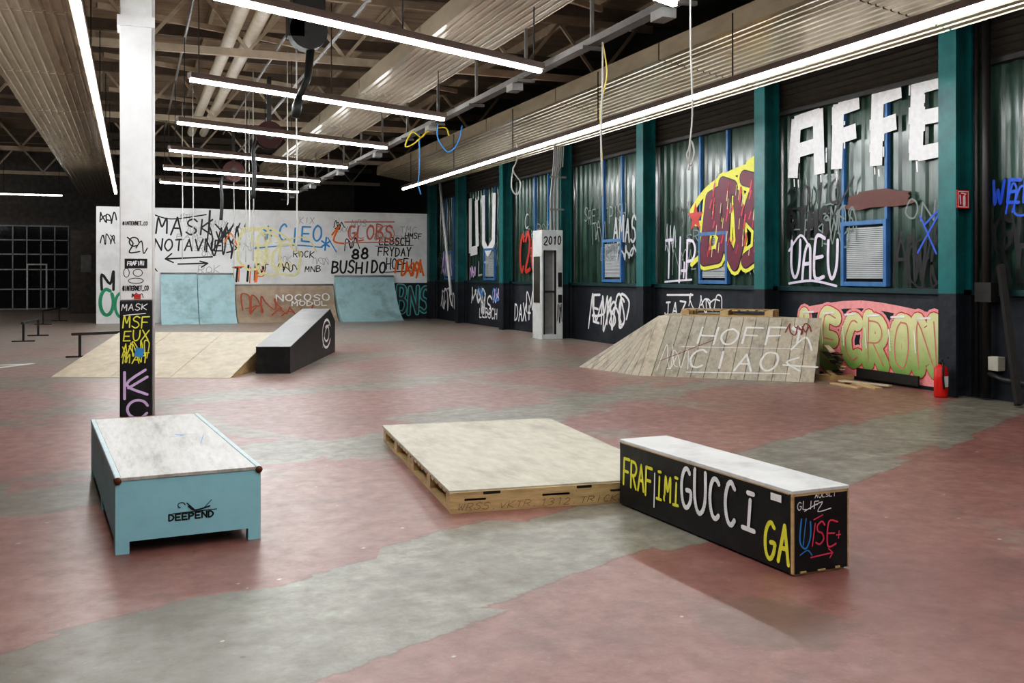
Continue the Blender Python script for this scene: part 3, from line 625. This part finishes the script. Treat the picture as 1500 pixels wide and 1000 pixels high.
p=Paint(EF,.0045,seed=40); p.text('SE',.15,.15,.12,.010,width=.14,smooth=True); p.stroke([(.13,.15),(.15,.27)],.008); p.stroke([(.12,.09),(.27,.10)],.008); p.stroke([(.24,.125),(.27,.10),(.25,.075)],.008,False); p.stroke([(.14,.29),(.2,.31)],.007); p.text('+',.29,.17,.05,.008); p.out('marker_pink',paint('magenta',(.75,.08,.16)),g)

# ------------------------------------------------------------ left plywood bank ramp
def bank_ramp(name,loc,rz,W,run,rise):
    g=group(name,loc,rz)
    t=.02
    f=[(0,1,2,3),(4,7,6,5),(0,4,5,1),(1,5,6,2),(2,6,7,3),(3,7,4,0)]
    n=3
    for i in range(n):
        a=-W/2+W*i/n+.004; b=-W/2+W*(i+1)/n-.004
        vv=[(a,0,.006),(b,0,.006),(b,run,rise),(a,run,rise),(a,0,0),(b,0,0),(b,run,rise-t),(a,run,rise-t)]
        mesh('plywood_sheet',vv,f,M['plyw'] ,g)
    for x in (-W/2+.01,-W/6,W/6,W/2-.05):
        vv=[(x,.18,0),(x+.04,.18,0),(x+.04,run-.02,0),(x,run-.02,0),(x,.18,.02),(x+.04,.18,.02),(x+.04,run-.02,rise-t-.004),(x,run-.02,rise-t-.004)]
        mesh('rib',vv,[(0,3,2,1),(4,5,6,7),(0,1,5,4),(1,2,6,5),(2,3,7,6),(3,0,4,7)],M['edge'],g)
    box('back_board',-W/2,W/2,run-.02,run,0,rise-t,M['edge'],g)
    return g
bank_ramp('plywood_bank_ramp',(.10,16.30,0),-24.5,2.85,2.35,.57)

# ------------------------------------------------------------ black wedge box
g=group('black_wedge_ledge',(2.37,16.12,0),-20)
prof=[(0,0),(0,.42),(3.9,.9),(4.5,.64),(4.5,0)]
w=.55; V=[(0,y,z) for y,z in prof]+[(-w,y,z) for y,z in prof]
mesh('body',V,[(0,4,3,2,1),(5,6,7,8,9),(0,1,6,5),(1,2,7,6),(2,3,8,7),(3,4,9,8),(4,0,5,9)],M['black_paint'],g)
V=[(.006,-.006,.422),(.006,3.9,.903),(-w-.006,3.9,.903),(-w-.006,-.006,.422)]; V+=[(x,y,z+.014) for x,y,z in V]
mesh('top_sheet',V,[(3,2,1,0),(4,5,6,7),(0,1,5,4),(1,2,6,5),(2,3,7,6),(3,0,4,7)],mat('worn_black_top',(.055,.06,.062),.35,var=.3,scale=6,stain=(.14,.14,.13),stain_amt=.5),g)
Rm=Matrix.Rotation(math.radians(-20),3,'Z')
p=Paint(Frame((2.37,16.12,0),Rm@Vector((0,1,0)),(0,0,1)))
p.stroke(arc(3.45,.44,.48,.27,30,330,14),.05); p.stroke(arc(3.45,.44,.28,.15,200,480,12),.045); p.stroke([(3.0,.2),(3.3,.5),(3.7,.6)],.03)
p.out('swirl_emblem',WHT,g)

# ------------------------------------------------------------ right boarded bank
g=group('boarded_hip_ramp',(8.9,13.5,0)); HR=g
A=Vector((7.47,13.81,0)); B=Vector((9.42,11.99,0)); D=Vector((8.13,14.33,.92)); C=D+(B-A)*.97; E=Vector((7.22,15.51,0))
def lerp(a,b,t): return a+(b-a)*t
nrm=(B-A).cross(D-A).normalized()
F6=[(0,1,2,3),(7,6,5,4),(0,4,5,1),(1,5,6,2),(2,6,7,3),(3,7,4,0)]
nb=13; parts={'oldwood':[],'oldwood2':[],'oldwood3':[]}
for i in range(nb):
    a=i/nb+.0015; b=(i+1)/nb-.0015
    q=[lerp(A,B,a),lerp(A,B,b),lerp(D,C,b),lerp(D,C,a)]; lo=[x-nrm*.022 for x in q]
    off=nrm*random.uniform(-.0015,.0015); q=[x+off for x in q]
    parts[random.choice(list(parts))].append((q+lo,F6))
for k_,pp in parts.items():
    if pp: v,f=merge(pp); mesh('front_boards',v,f,M[k_],g,world=True)
n2=(A-E).cross(D-E).normalized(); parts={'oldwood':[],'oldwood3':[]}
for i in range(9):
    a=i/9+.004; b=(i+1)/9-.004
    q=[lerp(E,A,a),lerp(E,A,b),lerp(E,A,b)+(D-lerp(E,A,b))*.995,lerp(E,A,a)+(D-lerp(E,A,a))*.985]; lo=[x-n2*.02 for x in q]
    parts['oldwood' if i%3 else 'oldwood3'].append((q+lo,F6))
for k_,pp in parts.items():
    v,f=merge(pp); mesh('hip_boards',v,f,M[k_],g,world=True)
XM=9.94
T=[D+Vector((.02,.02,-.008)),C+Vector((-.02,.03,-.008)),Vector((C.x-.0,C.y+.3,.912)),Vector((XM,13.2,.912)),Vector((XM,15.3,.912)),Vector((9.0,15.4,.912))]
Bt=[Vector((x.x,x.y,.0)) for x in T]
mesh('deck_body',T+Bt,[tuple(range(6)),tuple(reversed(range(6,12)))]+[(i,i+6,(i+1)%6+6,(i+1)%6) for i in range(6)],M['oldwood'],g,world=True)
U=(B-A).normalized(); Vv=(D-A); Vv=(Vv-U*Vv.dot(U)).normalized()
RFm=Frame(A+nrm*.002,U,Vv)
p=Paint(RFm,seed=41); p.text('HOFFI',.85,.68,.34,.034,width=1.65,jit=.06); p.text('CIAO',.75,.18,.34,.034,width=1.35,jit=.06); p.stroke([(2.45,.2),(2.25,.35),(2.42,.45)],.03); p.stroke([(2.2,.3),(2.7,.28)],.03); p.stroke([(.75,.1),(2.3,.14)],.02); p.fill(arc(2.35,1.02,.08,.06,0,330,10)); p.stroke([(2.3,.6),(2.5,.85),(2.6,.6)],.03); p.scrawl(.3,.15,.45,.5,.012,90,3); p.stroke([(.6,.6),(2.4,.62)],.012)
p.out('graffiti_white',FWH,g)
p=Paint(RFm,.006); p.scrawl(2.2,.9,.35,.2,.02,13,3); p.stroke([(.3,.3),(1.1,.75)],.012); p.out('graffiti_red',DRD,g)
def loc_pallet(a,b,c,d,e,f_):
    R=Matrix.Rotation(math.radians(-46),3,'Z'); v,f=bx(a,b,c,d,e,f_); return [R@Vector(q)+Vector((9.28,13.98,.914)) for q in v],f
lst=[]
for yy in (-.28,0,.2): lst.append(loc_pallet(-.75,.75,yy,yy+.08,0.0,.02))
for xx in (-.75,-.1,.62):
    for yy in (-.28,0,.2): lst.append(loc_pallet(xx,xx+.13,yy,yy+.08,.02,.09))
for i in range(11): lst.append(loc_pallet(-.75+.14*i,-.65+.14*i,-.28,.28,.09,.11))
v,f=merge(lst); mesh('pallet_on_deck',v,f,M['edge'],HR,world=True)
for i,(a,b,w_,m_) in enumerate([((9.92,12.0,.012),(9.70,10.95,.012),.12,'edge'),((9.75,11.8,.035),(9.95,11.0,.035),.08,'plyw'),((9.55,11.75,.012),(9.5,11.1,.012),.07,'edge')]):
    v,f=beam(a,b,w_,.022); mesh('loose_plank',v,f,M[m_])
v,f=beam((10.22,12.0,.12),(10.22,10.75,.11),.03,.14); mesh('loose_board',v,f,M['dark'])
g=group('scrap_pile',(10.05,12.3,0))
for i in range(9):
    x=9.95+random.random()*.2; y=12.2+random.random()*.25; z=.07+.045*i
    v,f=beam((x-.10,y-.2,z),(x+.10,y+.18,z+random.uniform(-.03,.06)),.08,.02); mesh('offcut',v,f,M[random.choice(['edge','plyw','dark'])],g,world=True)
box('scrap_block',9.8,10.25,12.1,12.45,0,.07,M['edge'],g,world=True)

# ------------------------------------------------------------ quarter pipes
def quarter(name,x0,x1,ybase,ytop,h,m):
    g=group(name,((x0+x1)/2,(ybase+ytop)/2,0)); n=12; R=ytop-ybase
    V=[];F=[]
    pr=[]
    for i in range(n+1):
        t=i/n; pr.append((ybase+R*t,h*(.25*t+.75*t**2.3)+.006))
    for yy,zz in pr: V+=[(x0,yy,zz),(x1,yy,zz)]
    for i in range(n): F.append((2*i,2*i+1,2*i+3,2*i+2))
    b=len(V)
    for yy,zz in pr: V+=[(x0,yy,0),(x1,yy,0)]
    for i in range(n): F+=[(2*i,2*i+2,b+2*i+2,b+2*i),(2*i+1,b+2*i+1,b+2*i+3,2*i+3)]
    F.append((2*n,2*n+1,b+2*n+1,b+2*n)); F.append((0,b,b+1,1))
    F.append((b,b+2*n,b+2*n+1,b+1))
    mesh('riding_surface',V,F,m,g,world=True)
    tube('coping',[(x0,ytop,h+.02),(x1,ytop,h+.02)],.03,M['grey'],g,world=True)
    return g
quarter('quarter_pipe',.85,2.0,33.3,34.6,1.62,M['paleblue'])
quarter('quarter_pipe',2.02,3.2,33.3,34.6,1.60,M['paleblue'])
quarter('quarter_pipe',6.62,8.75,33.0,34.56,1.52,M['paleblue'])
g=quarter('tagged_bank_ramp',3.24,6.58,33.5,34.6,1.22,M['beige_ramp'])
FQ=Frame((3.24,33.5,0),(1,0,0),(0,.73,.68))
p=Paint(FQ,seed=42); p.text('NOCOSO',1.3,.95,.3,.045,width=1.8); p.text('MODUL',1.8,.7,.2,.035,width=1.2)
for v in p.V: v.y-=.12; v.z+=.06
p.out('graffiti_white',WHT,g)
p=Paint(FQ)
p.scrawl(.2,.4,1.2,.8,.05,71,4); p.scrawl(1.2,.2,1.4,.5,.05,72,4)
for v in p.V: v.y-=.13; v.z+=.06
p.out('graffiti_red',paint('brick',(.40,.10,.06)),g)

# ------------------------------------------------------------ grind rails
def rail(a,b,h,name='grind_rail'):
    g=group(name,((a[0]+b[0])/2,(a[1]+b[1])/2,0)); a=Vector(a); b=Vector(b); d=(b-a).normalized()
    v,f=beam(a+Vector((0,0,h)),b+Vector((0,0,h)),.06,.05); mesh('bar',v,f,M['dark'],g,world=True)
    for p0 in (a+d*.15,b-d*.15):
        v,f=beam(p0,p0+Vector((0,0,h)),.05); mesh('post',v,f,M['dark'],g,world=True)
        v,f=beam(p0-Vector((.25,0,-.015)),p0+Vector((.25,0,.015)),.06,.03); mesh('foot',v,f,M['dark'],g,world=True)
rail((-2.45,25.9,0),(-2.3,28.5,0),.45)
rail((-2.7,34.5,0),(-2.35,37.3,0),.45)
rail((-1.1,20.7,0),(.3,21.3,0),.45)
ff=Paint(Frame((0,0,0),(1,0,0),(0,1,0)),.001)
for (x,y_) in ((-3.6,17.8),(-3.2,18.3),(-2.8,18.9),(-2.5,19.4)):
    ff.stroke([(x-.1,y_),(x+.6,y_+.1)],.18,False)
ff.stroke([(-2.6,18.2),(-1.7,19.6)],.14,False); ff.stroke([(-3.2,18.0),(-2.4,18.1)],.12,False)
ff.out('floor_marking',paint('faded_white',(.72,.70,.66)),None)

# ------------------------------------------------------------ far wall doors
g=group('door_1',(-4.3,49.9,0))
lst=[]
for i in range(7):
    x=-6.3+.58*i; lst.append((x,x+.05,49.9,49.98,0,3.85))
for z in (0,.9,1.8,2.5,3.15,3.8): lst.append((-6.3,-2.77,49.9,49.98,z,z+.06))
boxes('sash_bars',lst,M['framegrey'],g,world=True)
box('panes',-6.28,-2.8,49.985,49.998,0,3.85,M['glassdark'],g,world=True)
boxes('leaf_frame',[(-4.55,-4.48,49.84,49.9,0,2.1),(-3.75,-3.68,49.84,49.9,0,2.1),(-4.48,-3.75,49.84,49.9,2.03,2.1)],M['white_paint'],g,world=True)
st_=box('wall_far_stub',-2.4,-1.2,44,44.2,0,3.4,M['farwall'])
box('notice_board',-2.0,-1.6,43.97,43.995,1.7,2.4,M['grey'],st_,world=True)

# ------------------------------------------------------------ ceiling
def ribbed(name,x0,x1,z0,z1,y0,y1,m,pitch=.12,amp=.03):
    n=max(2,int(abs(x1-x0)/pitch)); V=[];F=[];pr=[]
    for i in range(n):
        for a,o in ((0,0),(.62,0),(.70,amp),(.92,amp)):
            t=(i+a)/n; pr.append((x0+(x1-x0)*t,z0+(z1-z0)*t+o))
    pr.append((x1,z1))
    segs=[]; y=y0
    while y<y1-.1:
        ye=min(y1,y+4.2); segs.append((y+.015,ye-.015)); y=ye
    for a,b in segs:
        k=len(V)
        for x,z in pr: V+=[(x,a,z),(x,b,z)]
        for i in range(len(pr)-1): F.append((k+2*i,k+2*i+2,k+2*i+3,k+2*i+1))
        k=len(V)
        for x,z in ((x0,z0),(x1,z1)): V+=[(x,a,z),(x,b,z),(x,a,z+.28),(x,b,z+.28)]
        F+=[(k,k+1,k+3,k+2),(k+4,k+6,k+7,k+5)]
    return mesh(name,V,F,m)
ribbed('ribbed_ceiling_panel',3.97,5.1,5.0,5.0,YB+.1,34,M['rib'])
ribbed('ribbed_ceiling_panel',-2.1,-.79,5.0,5.0,YB+.1,46,M['rib'])
ribbed('ribbed_ceiling_panel',8.0,9.94,5.1,4.78,YB+.1,34,M['rib'])
box('bulkhead',9.95,10.45,YB,34.6,4.9,5.2,M['dark'],wall_right,world=True)
for k,yt in enumerate([2.0+8.4*i for i in range(6)]):
    parts=[beam((XL+.1,yt,5.7),(10.5,yt,5.7),.10,.14),beam((XL+.1,yt,6.9),(10.5,yt,6.9),.10,.14)]
    x=XL+.4; up=True
    while x<9.8:
        z0_,z1_=(5.75,6.85) if up else (6.85,5.75); parts.append(beam((x,yt,z0_),(x+.9,yt,z1_),.06)); x+=.9; up=not up
    v,f=merge(parts); mesh('roof_truss',v,f,M['beam'])
parts=[]
x=-10.5
while x<10.4: parts.append(bx(x,x+.08,YB+.05,YF-.05,6.99,7.19)); x+=1.2
v,f=merge(parts); mesh('ceiling_purlins',v,f,M['beam'])
parts=[bx(XL+.05,11,y-.06,y+.06,6.4,6.62) for y in [2.0+2.1*i for i in range(22)] if abs(((y-2.0)/8.4)-round((y-2.0)/8.4))>.1]
v,f=merge(parts); mesh('ceiling_joists',v,f,mat('brown_joist',(.15,.115,.085),.6))
for x in (1.68,2.04):
    tube('ventilation_pipe',[(x,YB+.1,6.0),(x,32,6.0)],.12,M['creampipe'],n=14)
parts=[]
for x,z in ((.95,6.25),(2.75,6.2),(3.2,5.6),(5.6,5.7),(6.3,6.2),(7.1,5.5)): parts.append(tubeg([(x,YB+.1,z),(x,33.5,z)],.03,6))
v,f=merge(parts); mesh('ceiling_conduits',v,f,M['grey'])
parts=[]
for i in range(7):
    y=6.2+4.2*i; parts.append(beam((-.6,y,6.35),(3.8,y+2.0,6.32),.07,.10)); parts.append(beam((5.3,y,6.33),(7.8,y+1.2,6.33),.07,.10))
v,f=merge(parts); mesh('ceiling_braces',v,f,M['beam'])
def luminaire(a,b,name='fluorescent_strip_light',hang=1.0,seg=1.52,tm='tube'):
    a=Vector(a); b=Vector(b); L=(b-a).length; d=(b-a)/L; g=group(name,tuple((a+b)/2))
    v,f=beam(a+Vector((0,0,.065)),b+Vector((0,0,.065)),.11,.08); mesh('housing',v,f,M['housing'],g,world=True)
    n=max(1,int(round(L/seg))); s=L/n; parts=[]
    for i in range(n):
        parts.append(beam(a+d*(s*i+.02),a+d*(s*(i+1)-.02),.05,.04))
    v,f=merge(parts); mesh('tubes',v,f,M[tm],g,world=True)
    k=max(2,int(L/4)); parts=[]
    for i in range(k+1):
        q=a+d*(L*(.03+.94*i/k)); parts.append(beam(q+Vector((0,0,.09)),q+Vector((0,0,.09+hang)),.015))
    v,f=merge(parts); mesh('hangers',v,f,M['dark'],g,world=True)
for yl in (-2.0,2.2,6.25,9.6,13.8,17.8,21.8,25.6,29.4):
    luminaire((.7,yl,4.2),(4.88,yl+2.02,4.2),hang=1.4)
luminaire((-.52,-2,4.2),(-.52,34,4.2),hang=1.4)
luminaire((7.68,-2,4.2),(7.68,29.2,4.2),hang=.9)
luminaire((-6.5,41,4.6),(-2.5,41,4.6),hang=1.2,tm='tube_dim')
luminaire((-10.5,38,4.6),(-6.8,38,4.6),hang=1.2)  # this row and the next: unseen lights added to brighten the far left
luminaire((-10.5,45,4.6),(-6.8,45,4.6),hang=1.2)

g=group('cable_tray',(5.05,14,4.3)); TR=g
boxes('channel',[(5.0,5.14,YB+.1,34,4.30,4.32),(5.0,5.01,YB+.1,34,4.32,4.38),(5.13,5.14,YB+.1,34,4.32,4.38)],M['darkgrey'],g,world=True)
boxes('second_rail',[(5.30,5.36,YB+.1,34,4.42,4.50)],M['housing'],g,world=True)
lst=[]
for i in range(18):
    y=0+2.1*i; lst+=[(4.94,5.2,y,y+.06,4.26,4.30),(5.05,5.09,y,y+.04,4.38,5.0)]
boxes('brackets',lst,M['darkgrey'],g,world=True)
boxes('socket_boxes',[(4.98,5.14,2.1*i+.3,2.1*i+.55,4.20,4.30) for i in range(0,17,2)],M['grey'],g,world=True)
for k in range(3): tube('cable',[(5.03+.03*k,YB+.2,4.335),(5.03+.03*k,33.9,4.335)],.012,M['rubber'],g,n=5,world=True)

def cable(name,pts,r,m,par=None):
    v,f=tubeg(catmull([Vector(p) for p in pts],6),r,6)
    if par: mesh(name,v,f,m,par,smooth=True,world=True)
    else:
        g=group(name,tuple(pts[0])); mesh('cable',v,f,m,g,smooth=True,world=True)
cable('dangling_cable',[(5.0,10.1,4.25),(5.0,10.1,3.8),(4.99,10.12,3.2),(5.0,10.1,2.5)],.010,M['palecable'],TR)
cable('dangling_cable',[(5.03,10.15,4.25),(5.08,10.15,3.9),(5.0,10.15,3.5),(5.02,10.15,2.9)],.008,M['yellowcable'],TR)
cable('dangling_cable',[(5.0,8.2,4.25),(5.0,8.2,3.8),(5.02,8.2,3.2),(4.99,8.2,2.85),(4.96,8.2,2.75),(5.0,8.2,2.65),(5.04,8.2,2.78),(5.0,8.2,2.88),(4.98,8.2,2.6)],.008,M['palecable'],TR)
cable('dangling_cable',[(5.0,17.2,4.25),(4.9,17.3,4.1),(4.75,17.4,4.2),(4.65,17.5,3.95),(4.8,17.4,4.0),(5.0,17.2,4.2),(5.25,17.0,4.25),(5.3,16.9,4.1)],.014,M['yellowcable'],TR)
cable('dangling_cable',[(5.0,16.6,4.25),(5.0,16.6,4.0),(5.15,16.5,3.75),(5.3,16.4,3.9),(5.35,16.3,4.2)],.012,M['bluecable'],TR)
cable('dangling_cable',[(5.0,17.8,4.25),(5.0,17.8,3.6),(4.98,17.8,3.3),(5.03,17.8,3.1)],.012,M['bluecable'],TR)
cable('hanging_cable',[(9.0,23,4.9),(9.0,23,4.5),(8.9,23,4.2),(9.1,23,3.9),(9.0,23,3.6),(8.85,23.0,3.8),(8.9,23,4.3)],.018,M['palecable'])
for (x,y,zb) in ((2.62,17.1,2.0),(2.45,22.1,1.9),(2.6,25.1,1.9),(2.9,27.1,2.6),(1.3,24.1,2.2),(2.9,20.1,3.0),(1.2,27.1,2.0),(2.65,28.7,1.5)):
    cable('hanging_cord',[(x,y,6.1),(x,y,4.5),(x+.01,y,3.2),(x,y,zb)],.014,M['palecable'])

g=group('exhaust_extractor',(2.25,13.7,4.9))
box('motor_housing',-.22,.22,-.18,.18,.28,.74,M['dark'],g,bevel=.03)
tube('fan_scroll',[(0,-.12,.05),(0,.12,.05)],.26,M['dark'],g,n=20,smooth=False)
box('outlet',-.28,-.05,-.12,.12,-.05,.28,M['dark'],g,bevel=.01)
tube('arm',[(.05,0,-.1),(.0,0,-.6),(-.12,-.05,-.85)],[.06,.05,.045],M['rubber'],g,n=10)
tube('nozzle',[(-.12,-.05,-.85),(-.15,-.05,-1.0),(-.17,-.05,-1.15)],[.045,.07,.06],M['rubber'],g,n=10)
box('suspension',-.05,.05,-.05,.05,.74,1.4,M['dark'],g)
for (x,y,z) in ((2.6,20.6,4.45),(2.5,27.2,4.35)):
    g=group('hose_reel',(x,y,z))
    tube('drum',[(-.02,-.1,0),(-.02,.1,0)],.2,M['rubber'],g,n=18,smooth=False)
    tube('flange_front',[(0,-.13,0),(0,-.1,0)],.28,mat('reel_dark_red',(.03,.006,.005),.8),g,n=22,smooth=False)
    tube('hub',[(0,-.15,0),(0,-.13,0)],.10,M['dark'],g,n=14,smooth=False)
    tube('flange_back',[(0,.1,0),(0,.13,0)],.28,M['dark'],g,n=22,smooth=False)
    box('bracket',-.04,.04,-.05,.05,.2,1.2,M['dark'],g)
    tube('hose',catmull([(-.20,0,0),(-.31,0,-.3),(-.29,0,-.8),(-.32,0,-1.3)],5),.045,M['rubber'],g,n=8)

LV=[];LF=[]
rl=random.Random(3)
for i in range(160):
    x=rl.uniform(-2,8.5); y=rl.uniform(3.0,15); s=rl.uniform(.006,.02)
    if (-.5<x<1 and 5.8<y<9) or (1.7<x<4.3 and 4.0<y<9.6) or (x>6.8 and y>11) or (x<2.2 and y>11.5): continue
    k=len(LV); LV+=[(x-s,y,.003),(x,y-s*.7,.003),(x+s,y+.3*s,.003),(x+.2*s,y+s,.003)]; LF.append((k,k+1,k+2,k+3))
mesh('floor_litter',LV,LF,mat('paper_scraps',(.5,.46,.38),.8))

# ------------------------------------------------------------ world, camera, view
wd=bpy.data.worlds.new('night'); scn.world=wd; wd.use_nodes=True
wd.node_tree.nodes['Background'].inputs[0].default_value=(.02,.022,.03,1); wd.node_tree.nodes['Background'].inputs[1].default_value=1
cam=bpy.data.cameras.new('camera'); co=bpy.data.objects.new('camera',cam); scn.collection.objects.link(co)
cam.sensor_width=36; cam.lens=1440/1500*36; cam.shift_y=-98/1500; cam.clip_end=200
co.location=(0,0,1.6); co.rotation_euler=(math.radians(90),0,-math.atan(555/1440)); scn.camera=co
vs=scn.view_settings
vs.view_transform='Standard'; vs.look='None'; vs.exposure=0.02
try:
    vs.use_curve_mapping=True; cm=vs.curve_mapping; cc=cm.curves[3]
    for a,b in ((.03,.019),(.12,.117),(.35,.40),(.7,.80)): cc.points.new(a,b)
    cm.update()
except Exception as ex: print(ex)
